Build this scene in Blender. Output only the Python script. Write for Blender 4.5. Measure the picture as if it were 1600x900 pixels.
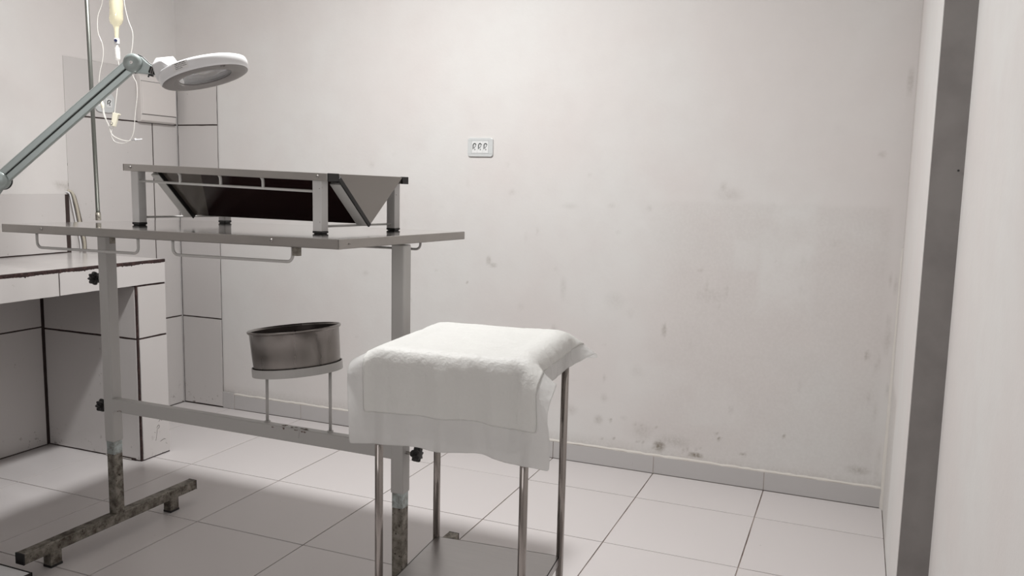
import bpy, bmesh, math, random
import numpy as np
from mathutils import Vector, Matrix
for o in list(bpy.data.objects): bpy.data.objects.remove(o)
SC = bpy.context.scene
C = SC.collection
PI = math.pi
random.seed(7)

# ------------------------------------------------------------------ camera
cd = bpy.data.cameras.new('camera')
cam = bpy.data.objects.new('camera', cd); C.objects.link(cam)
cd.sensor_width = 36; cd.lens = 29.41; cd.clip_start = .02; cd.clip_end = 50
R_ = Vector((0.92357, 0.382826, 0.021535)); U_ = Vector((-0.067945, 0.108124, 0.991813)); W_ = Vector((-0.377363, 0.917471, -0.125871))
cam.matrix_world = Matrix(((R_.x, U_.x, -W_.x, 2.5316), (R_.y, U_.y, -W_.y, -3.0907), (R_.z, U_.z, -W_.z, 1.2104), (0, 0, 0, 1)))
SC.camera = cam

# ------------------------------------------------------------------ world, lamp light, exposure
CEIL = 2.65
LAMP = (.98, -1.14)
w = bpy.data.worlds.new('world'); SC.world = w; w.use_nodes = True
w.node_tree.nodes['Background'].inputs[0].default_value = (1, .98, .97, 1)
w.node_tree.nodes['Background'].inputs[1].default_value = .02
ld = bpy.data.lights.new('ceiling_light', 'AREA'); ld.shape = 'DISK'; ld.size = .2; ld.energy = 34; ld.color = (1, .995, .985)
lo = bpy.data.objects.new('ceiling_light', ld); C.objects.link(lo); lo.location = (LAMP[0], LAMP[1], CEIL - .034)
wd = bpy.data.lights.new('fill_light', 'AREA'); wd.shape = 'RECTANGLE'; wd.size = 1.4; wd.size_y = 1.0; wd.energy = 2.6; wd.color = (1, .985, .99)
wo = bpy.data.objects.new('fill_light', wd); C.objects.link(wo); wo.location = (1.3, -4.24, 1.75); wo.rotation_euler = (math.pi / 2, 0, 0)   # soft fill light added behind the camera, with an added window around it
SC.view_settings.view_transform = 'Standard'; SC.view_settings.look = 'None'
SC.view_settings.gamma = 1; SC.view_settings.use_curve_mapping = False
SC.view_settings.exposure = 0.54

# ------------------------------------------------------------------ materials
def mat(name, col, rough=.5, metal=0., **k):
    m = bpy.data.materials.new(name); m.use_nodes = True
    b = m.node_tree.nodes['Principled BSDF']
    b.inputs['Base Color'].default_value = (*col, 1); b.inputs['Roughness'].default_value = rough
    b.inputs['Metallic'].default_value = metal
    for kk, v in k.items():
        b.inputs[kk.replace('_', ' ')].default_value = v
    return m
class N:
    """small node-building helper"""
    def __init__(s, m): s.t = m.node_tree; s.b = s.t.nodes['Principled BSDF']
    def n(s, ty, **k):
        o = s.t.nodes.new(ty)
        for a, v in k.items(): setattr(o, a, v)
        return o
    def l(s, a, b): s.t.links.new(a, b)
    def pos(s, obj=True, scale=(1, 1, 1)):
        if obj: src = s.n('ShaderNodeTexCoord').outputs['Object']
        else: src = s.n('ShaderNodeNewGeometry').outputs['Position']
        mp = s.n('ShaderNodeMapping'); mp.inputs['Scale'].default_value = scale
        s.l(src, mp.inputs['Vector']); return mp.outputs[0]
    def noise(s, vec, scale, detail=4, rough=.55):
        o = s.n('ShaderNodeTexNoise'); o.inputs['Scale'].default_value = scale; o.inputs['Detail'].default_value = detail
        o.inputs['Roughness'].default_value = rough; s.l(vec, o.inputs['Vector']); return o.outputs['Fac']
    def ramp(s, f, *st):
        o = s.n('ShaderNodeValToRGB'); e = o.color_ramp.elements
        while len(e) < len(st): e.new(.5)
        for x, (p, c) in zip(e, st):
            x.position = p; x.color = (*c, 1) if isinstance(c, tuple) else (c, c, c, 1)
        s.l(f, o.inputs[0]); return o.outputs[0]
    def mix(s, f, a, b, ty='MIX'):
        o = s.n('ShaderNodeMixRGB', blend_type=ty)
        for i, v in ((0, f), (1, a), (2, b)):
            if hasattr(v, 'is_linked') or hasattr(v, 'links'): s.l(v, o.inputs[i])
            elif isinstance(v, tuple): o.inputs[i].default_value = (*v, 1)
            else: o.inputs[i].default_value = v if i == 0 else (v, v, v, 1)
        return o.outputs[0]
    def math(s, op, a, b=0., clamp=False):
        o = s.n('ShaderNodeMath', operation=op, use_clamp=clamp)
        for i, v in ((0, a), (1, b)):
            if hasattr(v, 'links'): s.l(v, o.inputs[i])
            else: o.inputs[i].default_value = v
        return o.outputs[0]
    def bump(s, h, strength=.2, dist=.002):
        o = s.n('ShaderNodeBump'); o.inputs['Strength'].default_value = strength; o.inputs['Distance'].default_value = dist
        s.l(h, o.inputs['Height']); s.l(o.outputs[0], s.b.inputs['Normal'])
    def col(s, c): s.l(c, s.b.inputs['Base Color'])

def m_plaster(name, a, b, stain=(.24, .21, .17)):
    m = mat(name, a, .72); q = N(m); v = q.pos(False)
    n1 = q.noise(v, 1.7, 3); n2 = q.noise(v, 9, 5, .6); n3 = q.noise(v, 90, 4, .6)
    base = q.mix(q.ramp(n1, (.38, 0), (.62, 1)), a, b)
    base = q.mix(q.math('MULTIPLY', q.ramp(n2, (.42, 0), (.7, 1)), .3), base, tuple(c * .93 for c in b))
    at = q.n('ShaderNodeAttribute', attribute_name='dirt')
    d = q.math('MULTIPLY', at.outputs['Fac'], q.ramp(n3, (.34, .45), (.62, 1.)), True)
    base = q.mix(d, base, stain)
    at2 = q.n('ShaderNodeAttribute', attribute_name='fresh'); fr_ = q.math('MULTIPLY', at2.outputs['Fac'], q.ramp(q.noise(v, 6, 3), (.38, 0), (.6, 1)))
    base = q.mix(fr_, base, (.74, .735, .72))
    q.col(base)
    bb = q.math('ADD', q.math('MULTIPLY', n2, .7), q.math('MULTIPLY', n3, .12)); q.bump(bb, .35, .006)
    return m
PLA = (.715, .705, .69); PLB = (.70, .668, .652)
M = {}
M['plaster'] = m_plaster('wall_plaster', PLA, PLB)
M['ceiling'] = mat('ceiling_paint', (.78, .76, .74), .8)
M['grey_paint'] = mat('grey_door_frame_paint', (.125, .117, .113), .5)
q = N(M['grey_paint']); v = q.pos(False); n = q.noise(v, 7, 5)
q.col(q.mix(q.ramp(n, (.4, 0), (.65, 1)), (.24, .225, .217), (.20, .186, .18))); q.bump(q.noise(v, 22, 3), .2, .004)
def m_tile(name, a, b, rough=.16, speck=.0, dirtz=.0):
    m = mat(name, a, rough); q = N(m)
    oi = q.n('ShaderNodeObjectInfo'); v = q.pos(False)
    n1 = q.noise(v, 3, 3); c = q.mix(oi.outputs['Random'], a, b)
    c = q.mix(q.math('MULTIPLY', n1, .25), c, tuple(x * .93 for x in b))
    n2 = q.noise(v, 55, 5, .62); n3 = q.noise(v, 6, 2)
    sp = q.math('MULTIPLY', q.ramp(n2, (.67, 0), (.70, 1)), q.ramp(n3, (.52, 0), (.6, 1)))
    c = q.mix(q.math('MULTIPLY', sp, speck), c, (.22, .19, .16))
    if dirtz:
        sx = q.n('ShaderNodeSeparateXYZ'); q.l(v, sx.inputs[0])
        low = q.ramp(sx.outputs[2], (0, 1), (dirtz, 0))
        k = q.math('MULTIPLY', low, q.ramp(q.noise(v, 38, 5, .7), (.6, 0), (.66, 1)))
        c = q.mix(q.math('MULTIPLY', k, .75), c, (.12, .10, .085))
    q.col(c)
    r = q.math('ADD', rough, q.math('MULTIPLY', n1, .12)); q.l(r, q.b.inputs['Roughness'])
    q.bump(q.noise(v, 4, 2), .06, .004)
    return m
M['floor_tile'] = m_tile('floor_tile_glaze', (.675, .642, .637), (.65, .617, .612), .24, .25)
M['wall_tile'] = m_tile('wall_tile_glaze', (.62, .595, .585), (.59, .565, .552), .14, .35, .12)
M['base_tile'] = m_tile('baseboard_tile_glaze', (.52, .505, .50), (.50, .485, .48), .25, .25)
M['grout'] = mat('floor_grout', (.30, .26, .23), .9)
q = N(M['grout']); v = q.pos(False); q.col(q.mix(q.ramp(q.noise(v, 5, 4), (.4, 0), (.62, 1)), (.20, .155, .13), (.50, .44, .41)))
M['dark_grout'] = mat('dark_wall_grout', (.045, .03, .027), .9)
M['dark_red'] = mat('chipped_edge_cement', (.05, .025, .022), .85)
q = N(M['dark_red']); v = q.pos(False); q.col(q.mix(q.ramp(q.noise(v, 60, 4), (.5, 0), (.6, 1)), (.028, .013, .012), (.06, .03, .027)))
q.bump(q.noise(v, 80, 4), .8, .006)
def m_steel(name, col=(.60, .58, .56), rough=.22, brush=(2, 60, 60), var=.35, dirt=0.):
    m = mat(name, col, rough, 1.); q = N(m); v = q.pos(True, brush)
    n1 = q.noise(v, 4, 4, .6); v2 = q.pos(True); n2 = q.noise(v2, 9, 4)
    q.col(q.mix(q.math('MULTIPLY', n2, var), col, tuple(x * .6 for x in col)))
    q.l(q.math('ADD', rough * .7, q.math('MULTIPLY', n1, rough * .6)), q.b.inputs['Roughness'])
    q.bump(n1, .05, .001)
    return m
M['steel'] = m_steel('stainless_sheet', (.40, .385, .37), .11, (3, 9, 9), .2)
M['steel_top'] = m_steel('polished_steel_top', (.66, .645, .63), .085, (1.5, 30, 30), .2)
M['steel_edge'] = m_steel('brushed_steel_edge', (.47, .45, .43), .33, (1.2, 25, 25), .5)
M['steel_tube'] = m_steel('polished_steel_tube', (.36, .33, .31), .13, (50, 50, 1), .35)
M['bowl_steel'] = m_steel('worn_bowl_steel', (.30, .28, .265), .30, (25, 25, 1), .55)
M['shelf_steel'] = m_steel('brushed_shelf_steel', (.40, .385, .38), .34, (2, 40, 40), .2)
M['pole'] = m_steel('dull_greenish_steel', (.25, .26, .24), .5, (40, 40, 1), .3)
M['galv'] = mat('dirty_galvanised_steel', (.3, .29, .25), .45, .75)
q = N(M['galv']); v = q.pos(False); n1 = q.noise(v, 32, 6, .68); n2 = q.noise(v, 110, 4, .6)
c = q.mix(q.ramp(n1, (.36, 0), (.62, 1)), (.085, .072, .058), (.34, .32, .28)); c = q.mix(q.ramp(n2, (.62, 0), (.66, .85)), c, (.03, .024, .018))
q.col(c); q.bump(n1, .3, .002); q.l(q.math('ADD', .35, q.math('MULTIPLY', n1, .35)), q.b.inputs['Roughness'])
M['galv_clean'] = mat('bluish_galvanised_steel', (.40, .44, .43), .4, .75)
q = N(M['galv_clean']); v = q.pos(False); n1 = q.noise(v, 40, 5, .65)
q.col(q.mix(q.ramp(n1, (.4, 0), (.62, 1)), (.24, .25, .23), (.46, .52, .52)))
def m_enamel(name, col, rough=.33, chip=(.10, .07, .055), amt=.0):
    m = mat(name, col, rough); q = N(m); v = q.pos(False)
    n1 = q.noise(v, 28, 5, .62); n0 = q.noise(v, 5, 3)
    c = q.mix(q.math('MULTIPLY', n0, .25), col, tuple(x * .86 for x in col))
    q.col(q.mix(q.ramp(n1, (.735 - amt, 0), (.745 - amt, .9)), c, chip)); q.bump(q.noise(v, 60, 3), .06, .001)
    return m
M['enamel'] = m_enamel('pale_grey_enamel', (.50, .49, .475))
M['enamel_chip'] = m_enamel('chipped_pale_grey_enamel', (.52, .51, .505), amt=.07)
M['rubber'] = mat('black_plastic', (.012, .011, .011), .5)
M['plate'] = mat('socket_plate_plastic', (.62, .64, .64), .3)
M['module'] = mat('socket_module_plastic', (.78, .79, .79), .3)
M['hole'] = mat('socket_hole', (.06, .06, .065), .6)
M['box_plastic'] = mat('off_white_box_plastic', (.70, .665, .645), .35)
M['lamp_white'] = mat('white_lamp_plastic', (.80, .80, .81), .28)
M['lamp_under'] = mat('grey_diffuser_plastic', (.21, .195, .19), .45)
M['lamp_arm'] = mat('grey_green_arm_paint', (.37, .42, .41), .3, .35)
M['lamp_arm_light'] = mat('pale_arm_rim', (.75, .78, .77), .3, .2)
M['ink'] = mat('label_ink', (.03, .03, .03), .7)
M['sticker'] = mat('label_paper', (.78, .77, .76), .55)
M['cord'] = mat('cable_sheath', (.50, .46, .38), .5)
M['cord_shadow'] = mat('cable_shadow_brown', (.10, .08, .06), .6)
M['inner_shade'] = mat('shaded_dark_steel', (.06, .05, .046), .38, .8)
M['board'] = mat('dark_maroon_backing_board', (.022, .010, .009), .35)
M['fill_glow'] = mat('fill_pane_glow', (.8, .8, .8), .6, Emission_Color=(1, .985, .99, 1), Emission_Strength=.6)  # glow of the added window's panes, part of the fill
M['diff'] = mat('lamp_diffuser', (.9, .9, .9), .5, Emission_Color=(1, .985, .97, 1), Emission_Strength=6.)
def m_glassy(name, col, alpha, rough=.1, tr=0.):
    m = mat(name, col, rough); m.node_tree.nodes['Principled BSDF'].inputs['Alpha'].default_value = alpha
    return m
M['lens'] = m_glassy('magnifier_lens', (.30, .29, .29), .75, .05)
M['tube'] = mat('clear_vinyl_tube', (.86, .85, .80), .15); M['tube'].node_tree.nodes['Principled BSDF'].inputs['Alpha'].default_value = .5
M['bag'] = mat('fluid_bag_film', (.86, .80, .56), .08); M['bag'].node_tree.nodes['Principled BSDF'].inputs['Alpha'].default_value = .45
M['chamber'] = mat('clear_chamber', (.85, .84, .82), .1); M['chamber'].node_tree.nodes['Principled BSDF'].inputs['Alpha'].default_value = .5
M['cream'] = mat('cream_clamp_plastic', (.80, .76, .62), .4)
M['blue'] = mat('dark_blue_cap', (.01, .015, .06), .4)
def m_cloth(name, col, alpha, trans, quilt, rough=.5):
    m = mat(name, col, rough); q = N(m); v = q.pos(True)
    n1 = q.noise(v, 22, 5, .6); n2 = q.noise(v, 130, 3, .6)
    h = q.math('ADD', q.math('MULTIPLY', n1, 1.), q.math('MULTIPLY', n2, quilt)); q.bump(h, .5, .009)
    b = q.b; out = q.t.nodes['Material Output']
    tl = q.n('ShaderNodeBsdfTranslucent'); tl.inputs[0].default_value = (*col, 1)
    mx = q.n('ShaderNodeMixShader'); mx.inputs[0].default_value = trans
    q.l(b.outputs[0], mx.inputs[1]); q.l(tl.outputs[0], mx.inputs[2]); last = mx.outputs[0]
    if alpha < 1:
        tp = q.n('ShaderNodeBsdfTransparent'); m2 = q.n('ShaderNodeMixShader'); m2.inputs[0].default_value = alpha
        q.l(tp.outputs[0], m2.inputs[1]); q.l(last, m2.inputs[2]); last = m2.outputs[0]
    q.l(last, out.inputs['Surface'])
    return m
M['pad'] = m_cloth('absorbent_pad_fabric', (.90, .90, .88), 1, .42, .35)
M['film'] = m_cloth('pad_border_film', (.86, .86, .85), .74, .45, .05, .22)

# ------------------------------------------------------------------ mesh helpers
def link(name, bm, m, parent=None, smooth=False, bevel=0., weld=False):
    me = bpy.data.meshes.new(name)
    bmesh.ops.recalc_face_normals(bm, faces=bm.faces)
    if smooth:
        for f in bm.faces: f.smooth = True
    bm.to_mesh(me); bm.free()
    if m: me.materials.append(m)
    o = bpy.data.objects.new(name, me); C.objects.link(o)
    if parent: o.parent = parent; o.matrix_parent_inverse = parent.matrix_world.inverted()
    if bevel:
        b = o.modifiers.new('bevel', 'BEVEL'); b.width = bevel; b.segments = 2; b.limit_method = 'ANGLE'; b.angle_limit = .6
    return o
def tag(o, label=None, cat=None, group=None, kind=None):
    if label: o['label'] = label
    if cat: o['category'] = cat
    if group: o['group'] = group
    if kind: o['kind'] = kind
    return o
def thing(name, loc, label, cat, rz=0., group=None):
    o = bpy.data.objects.new(name, None); o.empty_display_size = .05; C.objects.link(o)
    o.location = loc; o.rotation_euler = (0, 0, rz); o.matrix_world = Matrix.Translation(loc) @ Matrix.Rotation(rz, 4, 'Z')
    return tag(o, label, cat, group)
def NB(): return bmesh.new()
def box(bm, x0, x1, y0, y1, z0, z1, f=None):
    """box from extents; f maps a point"""
    f = f or (lambda x, y, z: (x, y, z))
    v = [bm.verts.new(f(x, y, z)) for z in (z0, z1) for y in (y0, y1) for x in (x0, x1)]
    for a in ((0, 2, 3, 1), (4, 5, 7, 6), (0, 1, 5, 4), (2, 6, 7, 3), (0, 4, 6, 2), (1, 3, 7, 5)): bm.faces.new([v[i] for i in a])
def tube(bm, pts, r, n=10, cap=True):
    pts = [Vector(p) for p in pts]; rr = r if isinstance(r, (list, tuple)) else [r] * len(pts)
    rings = []; ref = None
    for i, p in enumerate(pts):
        d = (pts[min(i + 1, len(pts) - 1)] - pts[max(i - 1, 0)]).normalized()
        if ref is None: ref = Vector((0, 0, 1)) if abs(d.z) < .9 else Vector((1, 0, 0))
        a = (ref - ref.dot(d) * d).normalized(); ref = a; b = d.cross(a)
        rings.append([bm.verts.new(p + rr[i] * (math.cos(2 * PI * k / n) * a + math.sin(2 * PI * k / n) * b)) for k in range(n)])
    for A, B in zip(rings, rings[1:]):
        for k in range(n): bm.faces.new((A[k], A[(k + 1) % n], B[(k + 1) % n], B[k]))
    if cap: bm.faces.new(rings[0][::-1]); bm.faces.new(rings[-1])
def spline(pts, k=6):
    P = [Vector(p) for p in pts]; out = []
    for i in range(len(P) - 1):
        a, b, c, d = P[max(i - 1, 0)], P[i], P[i + 1], P[min(i + 2, len(P) - 1)]
        for j in range(k):
            t = j / k
            out.append(.5 * ((2 * b) + (c - a) * t + (2 * a - 5 * b + 4 * c - d) * t * t + (3 * b - a - 3 * c + d) * t ** 3))
    return out + [P[-1]]
def lathe(bm, prof, n=48, T=None, closed=False):
    T = T or Matrix.Identity(4); rings = []
    for r, z in prof:
        rings.append([bm.verts.new(T @ Vector((r * math.cos(2 * PI * k / n), r * math.sin(2 * PI * k / n), z))) for k in range(n)])
    pr = list(zip(rings, rings[1:])) + ([(rings[-1], rings[0])] if closed else [])
    for A, B in pr:
        for k in range(n): bm.faces.new((A[k], A[(k + 1) % n], B[(k + 1) % n], B[k]))
    return rings
def disc(bm, r, z0, z1, n=24, T=None):
    R = lathe(bm, [(r, z0), (r, z1)], n, T); bm.faces.new(R[0][::-1]); bm.faces.new(R[1])
def prism(bm, poly, fa, fb):
    """extrude polygon: fa/fb map (u,v) to front and back points"""
    A = [bm.verts.new(fa(u, v)) for u, v in poly]; B = [bm.verts.new(fb(u, v)) for u, v in poly]
    bm.faces.new(A); bm.faces.new(B[::-1]); n = len(poly)
    for i in range(n): bm.faces.new((A[i], B[i], B[(i + 1) % n], A[(i + 1) % n]))
def rrect(w, h, r, n=5, cx=0, cy=0):
    out = []
    for (sx, sy, a0) in ((1, 1, 0), (-1, 1, 90), (-1, -1, 180), (1, -1, 270)):
        for k in range(n + 1):
            a = math.radians(a0 + 90 * k / n)
            out.append((cx + sx * (w / 2 - r) + r * math.cos(a), cy + sy * (h / 2 - r) + r * math.sin(a)))
    return out
def frame_T(o, x, y, z):
    return Matrix(((x[0], y[0], z[0], o[0]), (x[1], y[1], z[1], o[1]), (x[2], y[2], z[2], o[2]), (0, 0, 0, 1)))

# ================================================================== room
XL, XR, XR2, YB, YF, YSTEP = -.753, 2.689, 2.765, .308, -4.3, -.72
def struct(name, bm, m, **k): return tag(link(name, bm, m, **k), kind='structure')

# floor: grout bed with separate tiles
b = NB(); box(b, XL - .1, XR2 + .1, YF - .1, YB + .1, -.06, -.004)
floor = struct('floor', b, M['grout'])
T_ = .45; G = .0021
cache = {}
for i in range(-2, 7):
    for j in range(-10, 1):
        x0, x1 = max(i * T_, XL), min((i + 1) * T_, XR if (j * T_ > YSTEP - .2) else XR2); y0, y1 = max(j * T_, YF), min((j + 1) * T_, .30)
        if x1 - x0 < .02 or y1 - y0 < .02: continue
        wd, dp = round(x1 - x0 - 2 * G, 4), round(y1 - y0 - 2 * G, 4)
        if (wd, dp) not in cache:
            b = NB(); box(b, -wd / 2, wd / 2, -dp / 2, dp / 2, -.004, 0)
            o = link('tile', b, M['floor_tile'], floor, bevel=.0009); cache[(wd, dp)] = o
        else:
            o = cache[(wd, dp)].copy(); C.objects.link(o)
        o.location = ((x0 + x1) / 2, (y0 + y1) / 2, random.uniform(-.0006, 0)); o.rotation_euler = (random.uniform(-1, 1) * .0006, random.uniform(-1, 1) * .0006, 0)

# back wall: fine grid carrying the marks that were measured on the plaster
def plaster_wall(name, axis, a0, a1, z0, z1, plane, stains=(), fresh=(), step=.009, extra=None, normal=1):
    na, nz = int((a1 - a0) / step) + 2, int((z1 - z0) / step) + 2
    A, Z = np.meshgrid(np.linspace(a0, a1, na), np.linspace(z0, z1, nz), indexing='ij')
    V = np.zeros((na * nz, 3)); V[:, 2] = Z.ravel()
    V[:, 0 if axis == 'x' else 1] = A.ravel(); V[:, 1 if axis == 'x' else 0] = plane
    idx = np.arange(na * nz).reshape(na, nz)
    F = np.stack([idx[:-1, :-1], idx[1:, :-1], idx[1:, 1:], idx[:-1, 1:]], -1).reshape(-1, 4)
    if normal < 0: F = F[:, ::-1]
    me = bpy.data.meshes.new(name); me.from_pydata(V.tolist(), [], F.tolist())
    rs = np.random.RandomState(5)
    D = np.zeros_like(A); Fr = np.zeros_like(A)
    for (x, z, rx, rz, s) in stains:
        rx = max(rx, step * .8); rz = max(rz, step * .8)
        D = np.maximum(D, s * np.clip(1.25 - np.hypot((A - x) / rx, (Z - z) / rz), 0, 1))
    for (x, z, rx, rz, s) in fresh:
        e = np.maximum(abs(A - x) / rx, abs(Z - z) / rz); Fr = np.maximum(Fr, s * np.clip((1.15 - e) / .3, 0, 1))
    if extra is not None: D = np.maximum(D, extra(A, Z))
    for nm, arr in (('dirt', D), ('fresh', Fr)):
        at = me.attributes.new(nm, 'FLOAT', 'POINT'); at.data.foreach_set('value', arr.ravel().astype('f4'))
    me.materials.append(M['plaster'])
    for p in me.polygons: p.use_smooth = True
    o = bpy.data.objects.new(name, me); C.objects.link(o); return tag(o, kind='structure')
ST = [(1.82, .12, .028, .026, 1.1), (1.973, .103, .034, .012, 1.2), (2.065, .187, .008, .008, 1), (1.819, .615, .011, .033, .55), (1.018, .86, .012, .02, .7), (1.04, .84, .02, .009, .6), (1.999, .772, .1, .045, .2), (2.054, 1.177, .055, .03, .2), (2.344, .931, .013, .03, .35), (1.373, .76, .015, .05, .2), (1.391, 1.113, .04, .012, .2), (.914, .755, .006, .006, .8), (1.602, .722, .045, .04, .14), (1.711, .43, .03, .03, .17), (2.455, 1.006, .035, .03, .17), (2.16, .134, .015, .008, .7), (2.593, .134, .05, .02, .5), (1.419, .227, .035, .025, .3), (2.363, .436, .01, .035, .25), (1.956, .873, .022, .01, .3), (2.596, .587, .006, .022, .7), (1.886, .149, .1, .035, .3), (1.124, 1.166, .015, .013, .2), (2.315, .23, .008, .008, .8), (1.75, .17, .05, .05, .25), (1.55, .2, .02, .02, .4), (2.67, 1.6, .01, .05, .4), (1.93, .56, .012, .04, .2), (2.06, .79, .008, .05, .3), (1.98, .8, .008, .05, .3)]
rm = random.Random(31)
for _ in range(70):
    k_ = rm.random(); ST.append((.3 + 2.35 * rm.random(), .1 + 1.25 * rm.random() ** 1.3, .006 + .012 * rm.random(), .006 + .02 * rm.random(), .10 + .22 * k_ * k_))
for _ in range(20): ST.append((1.8 + .3 * rm.gauss(0, .5), .10 + .07 * abs(rm.gauss(0, .7)), .002, .002, .35 + .4 * rm.random()))
for _ in range(14): ST.append((XR - .09 * abs(rm.gauss(0, .5)), .1 + .8 * rm.random(), .004, .02 + .04 * rm.random(), .25))
FR = [(2.285, .948, .10, .22, .55), (1.726, 1.032, .055, .03, .4), (2.128, .94, .045, .06, .35), (1.9, .35, .25, .12, .25), (.9, 1.2, .5, .5, .2), (2.3, 1.9, .3, .5, .1)]
def soil(A, Z):
    low = np.clip((.13 - Z) / .07, 0, 1) * .35
    old = np.clip((A - 1.65) / .25, 0, 1) * np.clip((1.155 - Z) / .02, 0, 1) * np.clip((2.66 - A) / .03, 0, 1) * .10
    return np.maximum(low, old)
wb = plaster_wall('wall_back', 'x', XL - .012, XR + .003, 0, CEIL, YB, ST, FR, extra=soil)
wl = plaster_wall('wall_left', 'y', YF, YB + .002, 0, CEIL, XL - .004, [(-.40, 1.15, .03, .012, .5), (-.355, 1.14, .008, .03, .9), (-.42, 1.05, .1, .02, .1)], [], step=.02, normal=-1)
b = NB()   # far stretch, step and near stretch of the right wall
pl = [(XR, YB + .003), (XR, YSTEP), (XR2, YSTEP), (XR2, YF)]
rs = random.Random(4)
def lean(z): return 0.
nz = 60
for (xa, ya), (xb, yb) in zip(pl, pl[1:]):
    k = max(2, int(math.hypot(xb - xa, yb - ya) / .06))
    g = [[b.verts.new((xa + (xb - xa) * i / k, ya + (yb - ya) * i / k, CEIL * j / nz)) for j in range(nz + 1)] for i in range(k + 1)]
    for i in range(k):
        for j in range(nz): b.faces.new((g[i][j], g[i + 1][j], g[i + 1][j + 1], g[i][j + 1]))
wr = struct('wall_right', b, M['plaster'])
me = wr.data; at = me.attributes.new('dirt', 'FLOAT', 'POINT'); vals = []
for v_ in me.vertices:
    d = 0.
    if v_.co.x < XR + .01:
        if v_.co.z < .5 and v_.co.y > -.1: d = .28
        if v_.co.y > .2: d = .3
    vals.append(d)
at.data.foreach_set('value', np.array(vals, 'f4'))
b = NB(); box(b, XR + .0015, XR2 + .004, YSTEP - .004, YSTEP + .02, 0, CEIL)
for z in (1.28,):
    pass
trim = struct('trim_1', b, M['grey_paint'])
b = NB(); disc(b, .0028, 0, .0015, 12, frame_T((XR + .063, YSTEP - .0052, 1.262), (1, 0, 0), (0, 0, 1), (0, -1, 0))); link('screw_hole', b, M['ink'], trim)
b = NB(); box(b, XL - .1, XR2 + .1, YF - .1, YF, 0, CEIL); struct('wall_front', b, M['plaster'])
b = NB()
for x0, x1, z0, z1 in ((.55, 2.05, 1.2, 1.25), (.55, 2.05, 2.25, 2.3), (.55, .6, 1.25, 2.25), (2.0, 2.05, 1.25, 2.25), (1.275, 1.325, 1.25, 2.25)): box(b, x0, x1, YF, YF + .05, z0, z1)
win = struct('fill_window_1', b, M['lamp_white'])  # unseen window, added to carry the soft fill light
for x0, x1 in ((.6, 1.275), (1.325, 2.0)): b = NB(); box(b, x0, x1, YF + .01, YF + .02, 1.25, 2.25); link('fill_pane', b, M['fill_glow'], win)
b = NB(); box(b, XL - .1, XR2 + .1, YF - .1, YB + .1, CEIL, CEIL + .1); struct('ceiling', b, M['ceiling'])

# baseboard on the back wall: separate tiles, pale mortar line on top
b = NB(); box(b, -.49, XR, .3015, YB, 0, .0755); base = struct('baseboard_back', b, M['grout'])
xs = [-.49, -.417] + [.45 * k for k in range(0, 6)] + [XR - .006]
for a, c_ in zip(xs, xs[1:]):
    b = NB(); yo = -.004 if a < -.45 else random.uniform(-.0008, .0008)
    box(b, a + .0013, c_ - .0013, .3 + yo, .3035, .001, .0745 + (.012 if a < -.45 else 0)); link('tile', b, M['base_tile'], base, bevel=.001)
b = NB()   # uneven mortar ledge above the baseboard
k = 120
top = []
for i in range(k + 1):
    x = -.48 + (XR + .48) * i / k; h_ = .0035 + .003 * rs.random()
    top.append([b.verts.new(p) for p in ((x, .3012 + .002 * rs.random(), .0745), (x, .303, .0745 + h_ * .8), (x, YB + .001, .0755 + h_ * 1.6))])
for A, B in zip(top, top[1:]):
    for i in range(2): b.faces.new((A[i], B[i], B[i + 1], A[i + 1]))
M['mortar'] = mat('pale_mortar', (.66, .63, .59), .9); link('mortar_line', b, M['mortar'], base)
# rough mortar down the right corner, low part
b = NB(); pr = []
for i in range(40):
    z = .0 + 1.0 * i / 39; rr = .010 * (1 - z * .75) + .003 * rs.random()
    pr.append([b.verts.new(p) for p in ((XR - rr, YB - .0005 - (.0 if z > .08 else .006), z), (XR - rr * .35, YB - rr * 1.2 - (.0 if z > .08 else .006), z), (XR + .0005, YB - rr * 2.6 - (.0 if z > .08 else .006), z))])
for A, B in zip(pr, pr[1:]):
    for i in range(2): b.faces.new((A[i], A[i + 1], B[i + 1], B[i]))
link('corner_mortar', b, M['mortar'], wr)

# wall tiles: one object each, over a dark bed
rj = random.Random(21)
def slab(bm, u0, u1, v0, v1, f, stepl=.03, amp=.0011):
    """tile with slightly nibbled edges"""
    pts = []
    def side(a, b, n_, hz, sg):
        for i in range(n_):
            j = (0 if i == 0 else (rj.random() ** 3) * amp) * sg
            p = a + (b - a) * i / n_
            yield (p, j)
    nu, nv = max(2, int((u1 - u0) / stepl)), max(2, int((v1 - v0) / stepl))
    for p, j in side(u0, u1, nu, 1, 1): pts.append((p, v0 + j))
    for p, j in side(v0, v1, nv, 0, -1): pts.append((u1 + j, p))
    for p, j in side(u1, u0, nu, 1, -1): pts.append((p, v1 + j))
    for p, j in side(v1, v0, nv, 0, 1): pts.append((u0 + j, p))
    A = [bm.verts.new(f(u, v, 0)) for u, v in pts]; B = [bm.verts.new(f(u, v, 1)) for u, v in pts]
    bm.faces.new(A); bm.faces.new(B[::-1])
    for i in range(len(A)): bm.faces.new((A[i], B[i], B[(i + 1) % len(A)], A[(i + 1) % len(A)]))
def tile_x(parent, x, y0, y1, z0, z1, s=1, g=.0032, m='wall_tile', t=.004, jag=0.):
    """tile whose face looks along +x (s=1)"""
    b = NB(); slab(b, y0 + g, y1 - g, z0 + g, z1 - g, lambda u, v, d: (x - s * t * d, u, v)); return link('tile', b, M[m], parent)
def tile_y(parent, y, x0, x1, z0, z1, g=.0032, m='wall_tile', t=.004, s=-1):
    b = NB(); slab(b, x0 + g, x1 - g, z0 + g, z1 - g, lambda u, v, d: (u, y - s * t * d, v)); return link('tile', b, M[m], parent)
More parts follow.
